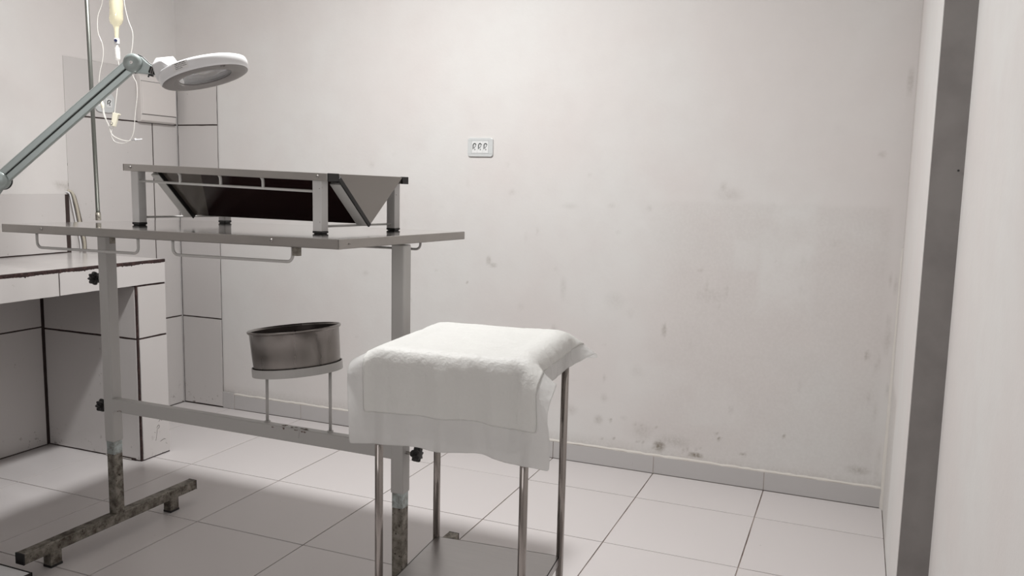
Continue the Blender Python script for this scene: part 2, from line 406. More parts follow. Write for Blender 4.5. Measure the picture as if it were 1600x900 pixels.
rows = [0, .47, .966, 1.463, 1.722]
b = NB(); box(b, XL - .0038, XL - .0022, -.358, .30, 0, 1.719); box(b, XL - .0038, XL - .0022, -2.5, -.358, 0, 1.112)
link('tile_bed', b, M['dark_grout'], wl)
for z0, z1 in zip(rows, rows[1:]):
    tile_x(wl, XL + random.uniform(-.0004, .0004), .136, .300, z0, z1); tile_x(wl, XL + random.uniform(-.0004, .0004), -.362, .136, z0, z1)
for k in range(5):
    y1 = -.378 - .5 * k
    tile_x(wl, XL, y1 - .5, y1, .852, 1.118)
    tile_x(wl, XL, -.526 - .5 * k - .5, -.526 - .5 * k, 0, .533); tile_x(wl, XL, -.526 - .5 * k - .5, -.526 - .5 * k, .533, .75)
b = NB(); box(b, XL, -.492, .3045, .3055, 0, 1.719); link('tile_bed', b, M['dark_grout'], wb)
for z0, z1 in zip(rows, rows[1:]): tile_y(wb, .301 + random.uniform(-.0004, .0004), XL + .003, -.490, z0 if z0 else .002, z1)

# tiled masonry counter along the left wall
ct = thing('tiled_counter', (-.48, -1.4, 0), 'white tiled masonry counter with chipped dark top edge in the left corner', 'counter')
b = NB()
box(b, XL + .001, -.2075, -2.5, -.3595, .752, .8475)
for y0, y1 in ((-.5155, -.3595), (-2.5, -2.35)): box(b, XL + .001, -.2075, y0, y1, 0, .752)
link('masonry_body', b, M['dark_red'], ct)
# chipped raised edge lip in dark cement
b = NB(); prev = None
for i in range(420):
    y = -.358 - (2.14) * i / 419; dz = .0022 * rs.random() + (.003 if rs.random() < .06 else 0) + .0015 * math.sin(i * .21) * math.sin(i * .057)
    wv = min(.010 + .004 * max(0, (-.7 - y)), .016)
    cur = [b.verts.new(p) for p in ((-.2035, y, .8385 - dz - (wv - .010)), (-.2022, y, .846), (-.2035, y, .8512), (-.2075 - .002 * rs.random(), y, .8515))]
    if prev:
        for j in range(3): b.faces.new((prev[j], cur[j], cur[j + 1], prev[j + 1]))
    prev = cur
link('chipped_edge', b, M['dark_red'], ct)
ys = [-.357, -.875, -1.375, -1.875, -2.375, -2.5]
for y1, y0 in zip(ys, ys[1:]):
    tile_x(ct, -.2035, y0, y1, .7495, .8425, g=.0028 if y1 > -.5 else .0022)
    b = NB(); box(b, XL + .001, -.2085, y0 + .001, y1 - .001, .8475, .8505); link('tile', b, M['wall_tile'], ct, bevel=.0008)
for z0, z1 in ((.002, .5265), (.5265, .749)):
    tile_x(ct, -.2035, -.512, -.357, z0, z1, g=.0038)
    tile_y(ct, -.5195, XL + .004, -.211, z0, z1, g=.0038)
b = NB(); box(b, -.40, -.235, -.5215, -.5185, 0, .011); link('chipped_base', b, M['dark_grout'], ct)
b = NB(); box(b, -.405, -.26, -.5235, -.5213, .003, .0055); link('mortar_smear', b, M['mortar'], ct)
b = NB()   # pencil-like scribble low on the end pier
for pts in ([(-.432, .125), (-.425, .135), (-.418, .132), (-.421, .122), (-.430, .120)], [(-.421, .150), (-.410, .158), (-.404, .151), (-.398, .160), (-.392, .155), (-.386, .163)], [(-.430, .118), (-.435, .09), (-.440, .07)], [(-.415, .060), (-.395, .066), (-.386, .063)], [(-.445, .110), (-.441, .105)]):
    tube(b, spline([(-.2033, y, z) for y, z in pts], 3), .0007, 5)
tag(link('scuff_mark', b, M['dark_grout'], ct), kind='stuff')

# ================================================================== ceiling lamp
t = thing('ceiling_lamp', (LAMP[0], LAMP[1], CEIL), 'round white flush ceiling lamp over the steel table', 'ceiling lamp')
Tm = frame_T((LAMP[0], LAMP[1], CEIL), (1, 0, 0), (0, -1, 0), (0, 0, -1))
b = NB(); lathe(b, [(.0, 0), (.13, 0), (.13, .022), (.124, .03), (.106, .03), (.106, .024)], 40, Tm); link('housing', b, M['lamp_white'], t, smooth=True)
b = NB(); disc(b, .105, .022, .0265, 40, Tm); link('diffuser', b, M['diff'], t)

# ================================================================== examination table
TX, TY, TW = .8415, -1.1035, -.008
TL, TD, TA, TS, TI = 1.148, .6667, .5666, .0398, .0342
ct_, st_ = math.cos(TW), math.sin(TW)
tb = thing('examination_table', (TX, TY, 0), 'steel topped examination table on pale grey height-adjustable posts', 'table', TW)
def TP(x, y, z): return (TX + ct_ * x - st_ * y, TY + st_ * x + ct_ * y, z)
def tz(x, y): return 1.0585 + .0067 * x - .0173 * y
def TT(x, y, z):   # point on the slightly tilted top: z is relative to the top surface
    return TP(x, y, tz(x, y) + z)
# top: thin sheet with folded apron on four sides
b = NB(); hx, hy, th = TL / 2, TD / 2, .0237
box(b, -hx, hx, -hy, hy, -.002, 0, TT)
top = link('table_top', b, M['steel_top'], tb, bevel=.0008)
b = NB()
box(b, -hx, hx, -hy, -hy + .0025, -th, -.0004, TT); box(b, -hx, hx, hy - .0025, hy, -th, -.0004, TT)
box(b, -hx, -hx + .0025, -hy, hy, -th, -.0004, TT); box(b, hx - .0025, hx, -hy, hy, -th, -.0004, TT)
for dx0, dx1, dy0, dy1 in ((-hx, hx, -hy, -hy + .018), (-hx, hx, hy - .018, hy), (-hx, -hx + .018, -hy, hy), (hx - .018, hx, -hy, hy)):
    box(b, dx0, dx1, dy0, dy1, -th, -th + .002, TT)
link('apron', b, M['steel_edge'], tb, bevel=.0006)
b = NB(); box(b, -hx + .003, hx - .003, -hy + .003, hy - .003, -.008, -.0022, TT); link('backing_board', b, M['board'], tb)
b = NB()
for y in (-.2, .2): box(b, -hx + .02, hx - .02, y - .015, y + .015, -.0225, -.0082, TT)
box(b, -TA, -TA + .04, -.3, .3, -.0225, -.0082, TT); box(b, TA - .04, TA, -.3, .3, -.0225, -.0082, TT)
link('under_frame', b, M['enamel'], tb)
def bolt(P, parent, r=.0045, d=(0, -1, 0)):
    d = Vector(d); x = Vector((0, 0, 1)).cross(d).normalized(); T_m = frame_T(P, x, d.cross(x), d)
    b = NB(); R = lathe(b, [(r, -.001), (r, .0006), (r * .85, .0022), (r * .5, .003), (.0004, .0032)], 16, T_m); o = link('bolt', b, M['steel_edge'], parent, smooth=True)
    b = NB(); box(b, -r * .7, r * .7, -.0004, .0004, .0028, .0035, lambda x_, y_, z_: tuple(T_m @ Vector((x_, y_, z_)))); link('slot', b, M['ink'], o if False else parent)
bolt(TT(.428 - TX, -hy - .0003, -.010), tb); bolt(TT(1.222 - TX, -hy - .0003, -.010), tb)
bolt(TT(hx + .0003, -.29, -.013), tb, .002, (1, 0, 0))
for sx in (-1, 1):
    x0, x1 = (-TA, -TA + TS) if sx < 0 else (TA - TS, TA)
    zb = .3295 if sx < 0 else .3365
    o_ = (TS - TI) / 2
    b = NB(); box(b, x0, x1, -TS / 2, TS / 2, zb, 1.035, TP)
    post = link('post', b, M['enamel'], tb, bevel=.0035)
    if sx < 0: b = NB(); box(b, x1 - .0002, x1 + .0006, -.006, .016, .985, 1.01, TP); link('worn_patch', b, M['galv'], tb)
    b = NB(); box(b, x0 + o_, x1 - o_, -TI / 2, TI / 2, .0795, .60, TP)
    inner = link('inner_post', b, M['galv'], tb, bevel=.003)
    b = NB(); box(b, x0 + o_ - .0003, x1 - o_ + .0003, -TI / 2 - .0003, TI / 2 + .0003, zb - .045, zb + .01, TP); link('clean_band', b, M['galv_clean'], tb, bevel=.003)
    # foot bar
    bx1 = x1 - o_; bx0 = bx1 - .0355
    if sx > 0: bx1 = x1 - o_; bx0 = bx1 - .0355
    y0, y1 = -.3548, .3454
    b = NB(); box(b, bx0, bx1, y0 + .004, y1 - .002, .0471, .0814, TP); bar = link('foot_bar', b, M['galv'], tb, bevel=.002)
    for ya, yb in ((y0, y0 + .005), (y1 - .003, y1)):
        b = NB(); box(b, bx0 - .0003, bx1 + .0003, ya, yb, .0468, .0817, TP); link('end_cap', b, M['rubber'], bar, bevel=.001)
    for yc in (-.2658, .216):
        b = NB(); box(b, bx0 + .002, bx1 - .0005, yc, yc + .040, .006, .0474, TP); ft = link('foot', b, M['galv'], bar, bevel=.002)
        b = NB(); box(b, bx0 + .001, bx1 + .0003, yc - .0008, yc + .0408, 0, .0075, TP); link('rubber_pad', b, M['rubber'], ft, bevel=.001)
# cross beam with chipped enamel
b = NB(); box(b, -TA + TS - .004, TA - TS + .004, -TS / 2 - .0005, -TS / 2 + .027, .4345, .4773, TP); link('cross_beam', b, M['enamel'], tb, bevel=.0025)
# chips of missing enamel on the beam, left where the basin stand was welded
rs2 = random.Random(9)
def blob(bm, cx, cy, r, put, n=9):
    ring = [put(cx + r * (.55 + .6 * rs2.random()) * math.cos(2 * PI * k / n) * 1.7, cy + r * (.5 + .5 * rs2.random()) * math.sin(2 * PI * k / n)) for k in range(n)]
    bm.faces.new([bm.verts.new(p) for p in ring])
b = NB()
for k in range(9): blob(b, .13 + .115 * rs2.random(), -.016 + .018 * rs2.random(), .003 + .0035 * rs2.random(), lambda u, v: TP(u, v, .4777))
for k in range(7): blob(b, .12 + .13 * rs2.random(), .4745 - .003 * rs2.random(), .002 + .0015 * rs2.random(), lambda u, v: TP(u, -TS / 2 - .0009, v))
for k in range(5): blob(b, -TA + TS + .02 + .02 * rs2.random(), .4385 + .003 * rs2.random(), .0018, lambda u, v: TP(u, -TS / 2 - .0009, v))
M['chip'] = mat('bare_rusty_steel', (.16, .12, .10), .7); tag(link('paint_chips', b, M['chip'], tb), kind='stuff')
b = NB(); prism(b, [(.205, .4725), (.219, .4735), (.2155, .4505), (.2095, .450)], lambda u, v: TP(u, -TS / 2 - .0008, v), lambda u, v: TP(u, -TS / 2 - .0014, v)); link('tape_scrap', b, M['enamel'], tb)
# knobs
def knob(c_, sx):
    Tm = frame_T(c_, (0, 1, 0), (0, 0, 1) if sx > 0 else (0, 0, -1), (sx, 0, 0))
    n = 64; prof = [(.55, -.006), (.93, -.005), (1., .001), (1., .009), (.9, .0135), (.5, .015), (.02, .015)]; b = NB(); rings = []
    for r, z in prof:
        rings.append([b.verts.new(Tm @ Vector(((.0185 * r + .0036 * r * math.cos(8 * a)) * math.cos(a), (.0185 * r + .0036 * r * math.cos(8 * a)) * math.sin(a), z))) for a in [2 * PI * k / n for k in range(n)]])
    for A, B in zip(rings, rings[1:]):
        for k in range(n): b.faces.new((A[k], A[(k + 1) % n], B[(k + 1) % n], B[k]))
    b.faces.new(rings[0][::-1]); b.faces.new(rings[-1])
    kn = link('knob', b, M['rubber'], tb, smooth=True)
    b = NB(); disc(b, .0085, -.014, -.004, 16, Tm); link('hub', b, M['rubber'], kn)
    b = NB(); disc(b, .0042, -.042, -.010, 12, Tm); link('stem', b, M['steel_edge'], kn)
knob(TP(-TA - .036, .0, .868), -1); knob(TP(-TA - .026, .0, .443), -1); knob(TP(TA + .030, .0, .4535), 1)
# bent rod handles hanging under the two long edges
def handle(xa, xb, y, dz):
    r = .016; pts = [TT(xa, y, -.020), TT(xa, y, -.024 - .008)]
    n = 5; zb = -.024 - dz
    for k in range(n + 1): a = PI + (PI / 2) * k / n; pts.append(TT(xa + r + r * math.cos(a), y, zb + r + r * math.sin(a)))
    for k in range(n + 1): a = 1.5 * PI + (PI / 2) * k / n; pts.append(TT(xb - r + r * math.cos(a), y, zb + r + r * math.sin(a)))
    pts += [TT(xb, y, -.024 - .008), TT(xb, y, -.020)]
    b = NB(); tube(b, pts, .0038, 10); link('handle_rod', b, M['enamel'], tb, smooth=True)
for y in (-hy + .008, hy - .03):
    handle(.399 - TX, .780 - TX, y, .039); handle(.900 - TX, 1.278 - TX, y, .036)
b = NB(); box(b, 1.281 - TX, 1.299 - TX, -hy + .002, -hy + .014, -.0445, -.0225, TT); link('steel_tab', b, M['galv'], tb)
# basin stand on the beam: two legs and a hoop
HC = Vector((1.0385, -1.1015, .655)); tilt = .115
HT = Matrix.Translation(HC) @ Matrix.Rotation(-tilt, 4, 'Y') @ Matrix.Rotation(-.03, 4, 'X')
b = NB(); lathe(b, [(.1275, -.0115), (.1300, -.0115), (.1300, .0125), (.1275, .0125)], 64, HT, closed=True)
hoop = link('basin_hoop', b, M['enamel'], tb, smooth=False)
b = NB(); lathe(b, [(.108, -.0115), (.1285, -.0115), (.1285, -.0095), (.108, -.0095)], 64, HT, closed=True); link('inner_flange', b, M['enamel'], hoop)
for x in (.9255, 1.151):
    zt_ = (HT @ Vector((x - HC.x, 0, -.010))).z
    b = NB(); tube(b, [(x, -1.1015, .4770), (x + .0005, -1.1015, zt_)], .0046, 12); lg = link('basin_leg', b, M['enamel'], tb, smooth=True)
    b = NB(); disc(b, .009, 0, .003, 12, Matrix.Translation((x, -1.1015, .4772))); link('weld_bead', b, M['enamel'], lg)

# basin resting in the hoop
bs = thing('steel_basin', tuple(HT @ Vector((0, 0, -.0093))), 'round stainless steel basin tilted in the hoop under the table', 'basin')
BT = HT @ Matrix.Translation((0, 0, -.0094))
b = NB(); o_r = [(.0005, 0), (.110, 0), (.1195, .003), (.1235, .010), (.1262, .06), (.1283, .1185), (.1318, .1215), (.1338, .1245), (.1342, .1275), (.1322, .1298), (.1290, .1292), (.1268, .126), (.1245, .06), (.1215, .012), (.117, .004), (.108, .0022), (.0005, .0022)]
lathe(b, o_r, 72, BT); link('bowl', b, M['bowl_steel'], bs, smooth=True)
b = NB(); lathe(b, [(.1262, .124), (.1240, .06), (.1210, .012), (.1165, .0045), (.1075, .0027), (.0005, .0027)], 72, BT); link('shaded_lining', b, M['inner_shade'], bs, smooth=True)  # dark inner skin: shade and dark reflection put into the bowl's colour

# ================================================================== steel V trough on the table
QX, QY, QW = .8899, -1.0451, -.0534
qc, qs = math.cos(QW), math.sin(QW)
qa, qb, qS, qzl, qrh, qov, qrd, qza, qro = .3507, .1868, .029, 1.2078, .0204, .0248, .0443, 1.0839, .0036
tr = thing('surgical_trough', (QX, QY, 1.0585), 'steel V-shaped surgical trough on four short legs standing on the table', 'trough', QW)
def tabz(x, y):
    wx, wy = QX + qc * x - qs * y - TX, QY + qs * x + qc * y - TY
    return tz(wx, wy)
def QP(x, y, z):   # z 0..1 low part follows the table, high part leans with the rails
    wx, wy = QX + qc * x - qs * y, QY + qs * x + qc * y
    t_ = min(max((z - 1.0585) / .09, 0), 1)
    low = z + (tabz(x, y) - 1.0585); high = z - .023 * x - .0119 * y
    return (wx, wy, low * (1 - t_) + high * t_)
for sx in (-1, 1):
    for sy in (-1, 1):
        x0, x1 = (-qa, -qa + qS) if sx < 0 else (qa - qS, qa); y0, y1 = (-qb, -qb + qS) if sy < 0 else (qb - qS, qb)
        b = NB(); box(b, x0, x1, y0, y1, 1.0585 + .0065, qzl + .001, QP); lg = link('leg', b, M['enamel_chip'], tr, bevel=.002)
        b = NB(); box(b, x0 - .0003, x1 + .0003, y0 - .0003, y1 + .0003, 1.0585 + .002, 1.0585 + .008, QP)
        box(b, x0 + .002, x1 - .002, y0 + .002, y1 - .002, 1.0586, 1.0585 + .003, QP); link('foot_cap', b, M['rubber'], lg, bevel=.0008)
for sy in (-1, 1):
    y0, y1 = (-qb - qro, -qb - qro + qrd) if sy < 0 else (qb + qro - .030, qb + qro)
    b = NB(); box(b, -qa - qov, qa + qov - .002, y0, y1, qzl, qzl + qrh, QP); rl = link('rail', b, M['steel_edge'], tr, bevel=.0012)
    b = NB(); box(b, qa + qov - (.002 if sy < 0 else .006), qa + qov + .0025, y0 - .0004, y1 + .0004, qzl - .0004, qzl + qrh + .0006, QP); link('end_cap', b, M['rubber'], rl, bevel=.001)
    b = NB(); box(b, -qa - qov - .002, -qa - qov, y0, y1, qzl, qzl + qrh, QP); link('end_cap', b, M['galv'], rl)
for x in (-qa + .003, qa - .008): bolt(QP(x, -qb - qro - .0003, qzl + .0115), tr, .0042)
# folded sheet: near slope, far slope; built with thickness
px0, px1 = -qa - qov + .055, qa + qov
yn, yf = -qb - qro + qrd - .002, qb + qro - .030
zt_ = qzl + qrh - .0005
def sheet(ya, za, yb, zb, nm):
    b = NB(); d = Vector((0, yb - ya, zb - za)).normalized(); n_ = Vector((0, -d.z, d.y)) * .0012
    if n_.z > 0: n_ = -n_
    P = [(x, y + oy, z + oz) for x in (px0, px1) for (y, z) in ((ya, za), (yb, zb)) for (oy, oz) in ((0, 0), (n_.y, n_.z))]
    v = [b.verts.new(QP(*p)) for p in P]
    for f in ((0, 1, 3, 2), (4, 6, 7, 5), (0, 2, 6, 4), (1, 5, 7, 3), (0, 4, 5, 1), (2, 3, 7, 6)): b.faces.new([v[i] for i in f])
    return link(nm, b, M['steel'], tr)
sheet(yn, zt_, -.002, qza + .0015, 'sloping_panel'); sheet(yf, zt_, -.002, qza + .0015, 'sloping_panel')
# dark backing under the near slope; two tones and slanted edge paint a reflection
M['reflect_dark'] = mat('dark_reflection_backing', (.016, .007, .007), .16); M['reflect_dark'].node_tree.nodes['Principled BSDF'].inputs['Specular IOR Level'].default_value = .35
dn = Vector((0, -.002 - yn, qza - zt_)).normalized(); nf = Vector((0, dn.z, -dn.y))
if nf.z > 0: nf = -nf
Ls = Vector((0, -.002 - yn, qza - zt_)).length
def under(x0, x1, m, nm):
    b = NB(); box(b, x0, x1, .004, Ls - .006, .0014, .0019, lambda x, s_, t_: QP(x, *(Vector((0, yn, zt_)) + dn * s_ + nf * t_)[1:])); return link(nm, b, m, tr)
M['reflect_brown'] = mat('brownish_reflection_backing', (.085, .072, .062), .2)
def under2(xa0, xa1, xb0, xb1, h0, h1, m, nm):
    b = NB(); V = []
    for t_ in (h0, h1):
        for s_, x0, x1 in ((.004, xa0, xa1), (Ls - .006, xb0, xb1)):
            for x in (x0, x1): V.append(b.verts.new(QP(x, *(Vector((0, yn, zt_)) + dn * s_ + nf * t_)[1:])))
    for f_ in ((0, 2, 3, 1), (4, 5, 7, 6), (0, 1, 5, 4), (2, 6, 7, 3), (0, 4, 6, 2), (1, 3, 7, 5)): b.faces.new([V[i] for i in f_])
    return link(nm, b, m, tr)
under2(px0 + .036, px1 - .002, px0 + .036, px1 - .002, .0014, .0018, M['reflect_brown'], 'reflection_backing')
under2(px0 + .205, px1 - .002, px0 + .095, px1 - .002, .0020, .0024, M['reflect_dark'], 'reflection_backing')
# braces carrying the near slope at each end, with a black rubber strip along the sheet
d = Vector((0, -.002 - yn, qza - zt_)); Ld = d.length; d.normalize(); nn = Vector((0, d.z, -d.y))
if nn.z > 0: nn = -nn
def slant(x0, x1, s0, s1, t0, t1, m, nm, par, bev=.001):
    b = NB()
    def f(x, s, t_): p = Vector((0, yn, zt_)) + d * s + nn * t_; return QP(x, p.y, p.z)
    box(b, x0, x1, s0, s1, t0, t1, f); return link(nm, b, m, par, bevel=bev)
for xa, xb in ((px0 - .004, px0 + .031), (px1 - .036, px1 - .001)):
    br = slant(xa, xb, .028, Ld - .006, .0030, .0125, M['enamel'], 'brace', tr)
    slant(xb - .0005, xb + .0045, .010, Ld - .001, -.0005, .0125, M['rubber'], 'rubber_strip', br)
# rods: one low at each end, one along the front with three short uprights
for x in (-qa + qS / 2, qa - qS / 2):
    b = NB(); tube(b, [QP(x, -qb + qS - .004, qza - .004), QP(x, qb - qS + .004, qza - .004)], .0031, 8); link('low_rod', b, M['enamel'], tr, smooth=True)
yr = -qb + .008; zr = qzl - .028
b = NB(); tube(b, [QP(-qa + qS - .008, yr, zr), QP(qa - qS + .006, yr, zr)], .0036, 10); fr = link('front_rod', b, M['enamel'], tr, smooth=True)
for wx in (.735, .889, 1.042):
    x = wx - QX - .004
    b = NB(); tube(b, spline([QP(x - .006, yr, qzl + .002), QP(x - .001, yr, qzl - .005), QP(x, yr, qzl - .014), QP(x, yr, zr)], 3), .0042, 10); link('upright', b, M['enamel'], fr, smooth=True)

# ================================================================== instrument cart with a disposable pad
CX, CY, CW = 1.7016, -1.2819, .0782
cc, cs = math.cos(CW), math.sin(CW)
def CP(x, y, z): return (CX + cc * x - cs * y, CY + cs * x + cc * y, z)
kt = thing('instrument_cart', (CX, CY, 0), 'slim stainless steel two-shelf stand with tubular legs beside the table', 'cart', CW)
ca, cb = .1762, .1728
for x in (-ca, ca):
    for y in (-cb, cb):
        b = NB(); tube(b, [CP(x, y, .012), CP(x, y, .80)], .0096, 20); lg = link('leg', b, M['steel_tube'], kt, smooth=True)
        b = NB(); disc(b, .0115, 0, .018, 16, Matrix.Translation(CP(x, y, 0))); link('rubber_foot', b, M['rubber'], lg)
b = NB(); box(b, -ca - .0075, ca + .0075, -cb - .0075, cb + .0075, .813, .825, CP); link('top_tray', b, M['steel'], kt, bevel=.003)
b = NB(); zs = .235; iw = .0
poly = [(-ca, -cb), (ca, -cb), (ca, cb), (-ca, cb)]
box(b, -ca, ca, -cb, cb, zs - .002, zs, CP); box(b, -ca, ca, -cb, -cb + .002, zs - .022, zs, CP); box(b, -ca, ca, cb - .002, cb, zs - .022, zs, CP)
box(b, -ca, -ca + .002, -cb, cb, zs - .022, zs, CP); box(b, ca - .002, ca, -cb, cb, zs - .022, zs, CP)
link('shelf', b, M['shelf_steel'], kt)

# the pad's drape is worked out here with a small cloth relaxation over the tray and the four legs
def drape(x0, x1, y0, y1, h=.0125, steps=500, iters=16):
    rs_ = np.random.RandomState(3)
    nx = int(round((x1 - x0) / h)) + 1; ny = int(round((y1 - y0) / h)) + 1
    gx, gy = np.meshgrid(np.linspace(x0, x1, nx), np.linspace(y0, y1, ny), indexing='ij')
    P = np.stack([gx, gy, np.full_like(gx, .012)], -1); P[..., 2] += rs_.randn(nx, ny) * .0006
    V = np.zeros_like(P); hx = (x1 - x0) / (nx - 1); hy = (y1 - y0) / (ny - 1); dg = math.hypot(hx, hy)
    B = np.array([.1865, .1835, .012]); Cc = np.array([0, 0, -.012]); R = .004
    S = slice; L = []
    def add(a, b, d, k): L.append((a, b, d, k))
    for o in (0, 1):
        add((S(o, nx - 1, 2), S(None)), (S(o + 1, nx, 2), S(None)), hx, 1.); add((S(None), S(o, ny - 1, 2)), (S(None), S(o + 1, ny, 2)), hy, 1.)
        add((S(o, nx - 1, 2), S(0, ny - 1)), (S(o + 1, nx, 2), S(1, ny)), dg, .35); add((S(o, nx - 1, 2), S(1, ny)), (S(o + 1, nx, 2), S(0, ny - 1)), dg, .35)
    for o in range(6):
        add((S(o, nx - 3, 6), S(None)), (S(o + 3, nx, 6), S(None)), hx * 3, .12); add((S(None), S(o, ny - 3, 6)), (S(None), S(o + 3, ny, 6)), hy * 3, .12)
    def collide(P, prev):
        q = np.abs(P - Cc) - (B - R); s = np.sign(P - Cc); qm = np.maximum(q, 0); d = np.linalg.norm(qm, axis=-1); out = d > 1e-9
        sd = np.where(out, d, np.max(q, -1)) - R - .0015; hit = sd < 0; n = np.zeros_like(P)
        n[out] = (qm / np.maximum(d, 1e-9)[..., None])[out] * s[out]; n[~out] = (np.eye(3)[np.argmax(q, -1)] * s)[~out]
        P[hit] -= (sd[..., None] * n)[hit]
        dp = P - prev; t = dp - (dp * n).sum(-1, keepdims=True) * n; P[hit] -= (t * .7)[hit]
        for lx in (-.1762, .1762):
            for ly in (-.1728, .1728):
                v = P[..., :2] - (lx, ly); r = np.linalg.norm(v, axis=-1); k = (r < .0145) & (P[..., 2] < -.012)
                # pushed outward, away from the middle of the stand
                v[k] += np.array([np.sign(lx), np.sign(ly)]) * .0008; r = np.linalg.norm(v, axis=-1)
                P[k, :2] = (np.array([lx, ly]) + v / np.maximum(r, 1e-9)[..., None] * .0145)[k]
    pin = (np.abs(gx) < .17) & (np.abs(gy) < .168); P0 = P.copy(); dt = 1 / 120
    for it in range(steps):
        V[..., 2] -= 1.3 * dt; V *= .985; prev = P.copy(); P = P + V * dt
        for k in range(iters):
            for a, b_, d0, kk in L:
                A, Bv = P[a], P[b_]; n0 = min(A.shape[0], Bv.shape[0]); n1 = min(A.shape[1], Bv.shape[1]); A = A[:n0, :n1]; Bv = Bv[:n0, :n1]
                D = Bv - A; l = np.linalg.norm(D, axis=-1, keepdims=True); cr = .5 * kk * (l - d0) / np.maximum(l, 1e-9) * D; A += cr; Bv -= cr
            if k % 3 == 0: collide(P, prev)
        collide(P, prev); P[pin, :2] = P0[pin][:, :2]; V = (P - prev) / dt
        sp = np.linalg.norm(V, axis=-1, keepdims=True); V *= np.minimum(1, 1.2 / np.maximum(sp, 1e-9))
    return P
P = drape(-.186 - .055, .186 + .07, -.184 - .215, .184 + .085); nx_, ny_ = P.shape[:2]
ud = thing('disposable_underpad', CP(0, 0, .83), 'white disposable absorbent pad draped over the top of the slim steel stand', 'pad', CW)
P[..., 2] += .0015
rc_ = np.random.RandomState(11)
hang = np.clip((-.008 - P[..., 2]) / .05, 0, 1)
lx_ = P[..., 0]; front = (P[..., 1] < -.178)
for cx0, amp_, wd_ in ((-.205, .003, .012), (-.165, .0022, .010), (-.085, .0016, .012), (-.010, .0024, .010), (.045, .0026, .012), (.105, .0018, .010), (.150, .0035, .014), (.185, .0035, .014)):
    lean_ = lx_ - cx0 - .06 * (P[..., 2] + .1) * rc_.uniform(-1, 1)
    P[..., 1] -= np.where(front, hang * 1.8 * amp_ * np.exp(-(lean_ / wd_) ** 2), 0)
side = P[..., 0] > .183
for cy0 in (-.15, -.11, -.075, -.03, .02, .06, .12, .16): P[..., 0] += np.where(side, .0022 * np.clip(-P[..., 2] / .03, 0, 1) * np.exp(-((P[..., 1] - cy0) / .010) ** 2), 0)
Wd = np.stack([CX + cc * P[..., 0] - cs * P[..., 1], CY + cs * P[..., 0] + cc * P[..., 1], P[..., 2] + .8265], -1)
def cloth_piece(name, keep, m, thick, parent, off=0.):
    idx = {}; vs = []; fs = []
    for i in range(nx_ - 1):
        for j in range(ny_ - 1):
            if not keep(i, j): continue
            f = []
            for a, c_ in ((i, j), (i + 1, j), (i + 1, j + 1), (i, j + 1)):
                if (a, c_) not in idx: idx[(a, c_)] = len(vs); vs.append(tuple(Wd[a, c_]))
                f.append(idx[(a, c_)])
            fs.append(f)
    me = bpy.data.meshes.new(name); me.from_pydata(vs, [], fs); me.materials.append(m)
    for p_ in me.polygons: p_.use_smooth = True
    o = bpy.data.objects.new(name, me); C.objects.link(o); o.parent = parent; o.matrix_parent_inverse = parent.matrix_world.inverted()
    s = o.modifiers.new('sub', 'SUBSURF'); s.levels = 2; s.render_levels = 2
    if 'crinkle' not in bpy.data.textures:
        tx = bpy.data.textures.new('crinkle', 'CLOUDS'); tx.noise_scale = .014; tx.noise_depth = 3
        tx2 = bpy.data.textures.new('puff', 'CLOUDS'); tx2.noise_scale = .07; tx2.noise_depth = 1
    for nm_, st_v in (('crinkle', .0016), ('puff', .0032)):
        dm = o.modifiers.new(nm_, 'DISPLACE'); dm.texture = bpy.data.textures[nm_]; dm.strength = st_v; dm.mid_level = .35
    s = o.modifiers.new('thick', 'SOLIDIFY'); s.thickness = thick; s.offset = off
    return o
IN = lambda i, j: 3 <= i < nx_ - 4 and 6 <= j < ny_ - 4
cloth_piece('absorbent_layer', IN, M['pad'], .0022, ud, 1.)
cloth_piece('plastic_border', lambda i, j: not IN(i, j), M['film'], .0003, ud)

# ================================================================== magnifier lamp on an arm, its stand left of the frame
ml = thing('magnifying_lamp', (.19, -1.64, 0), 'white ring magnifying lamp on a grey-green jointed arm above the table', 'lamp')
E_ = Vector((.824, -1.467, 1.485)); J_ = Vector((.534, -1.627, 1.186)); HCn = Vector((.994, -1.401, 1.451))
m_ = Vector((.7325, .6297, .2588)).normalized(); t_v = Vector((-.6198, .7741, -.1292)).normalized(); n_v = m_.cross(t_v).normalized()
if n_v.z < 0: n_v = -n_v; 
HM = frame_T(HCn, m_, n_v.cross(m_), n_v)
# arm plane faces the room's camera side: normal fv
ad = (E_ - J_).normalized(); fv = Vector((.5, -.87, .02)); fv = (fv - fv.dot(ad) * ad).normalized(); sv = fv.cross(ad)   # sv: across the arm
if sv.z < 0: sv = -sv
def AP(o, s, c_, f): return tuple(o + ad * s + sv * c_ + fv * f)
La = (E_ - J_).length
b = NB(); box(b, .012, La - .010, .0012, .0165, -.008, .008, lambda s, c_, f: AP(J_, s, c_, f)); link('upper_arm_bar', b, M['lamp_arm'], ml, bevel=.0018)
b = NB(); box(b, .012, La - .010, -.0165, -.0012, -.008, .0065, lambda s, c_, f: AP(J_, s, c_, f)); link('upper_arm_bar', b, M['lamp_arm'], ml, bevel=.0018)
b = NB(); box(b, .012, La - .010, .0155, .0180, -.0065, .0065, lambda s, c_, f: AP(J_, s, c_, f)); link('arm_rim', b, M['lamp_arm_light'], ml, bevel=.0006)
b = NB(); box(b, .016, La - .014, -.0012, .0012, -.006, .003, lambda s, c_, f: AP(J_, s, c_, f)); link('arm_spring_slot', b, M['ink'], ml)
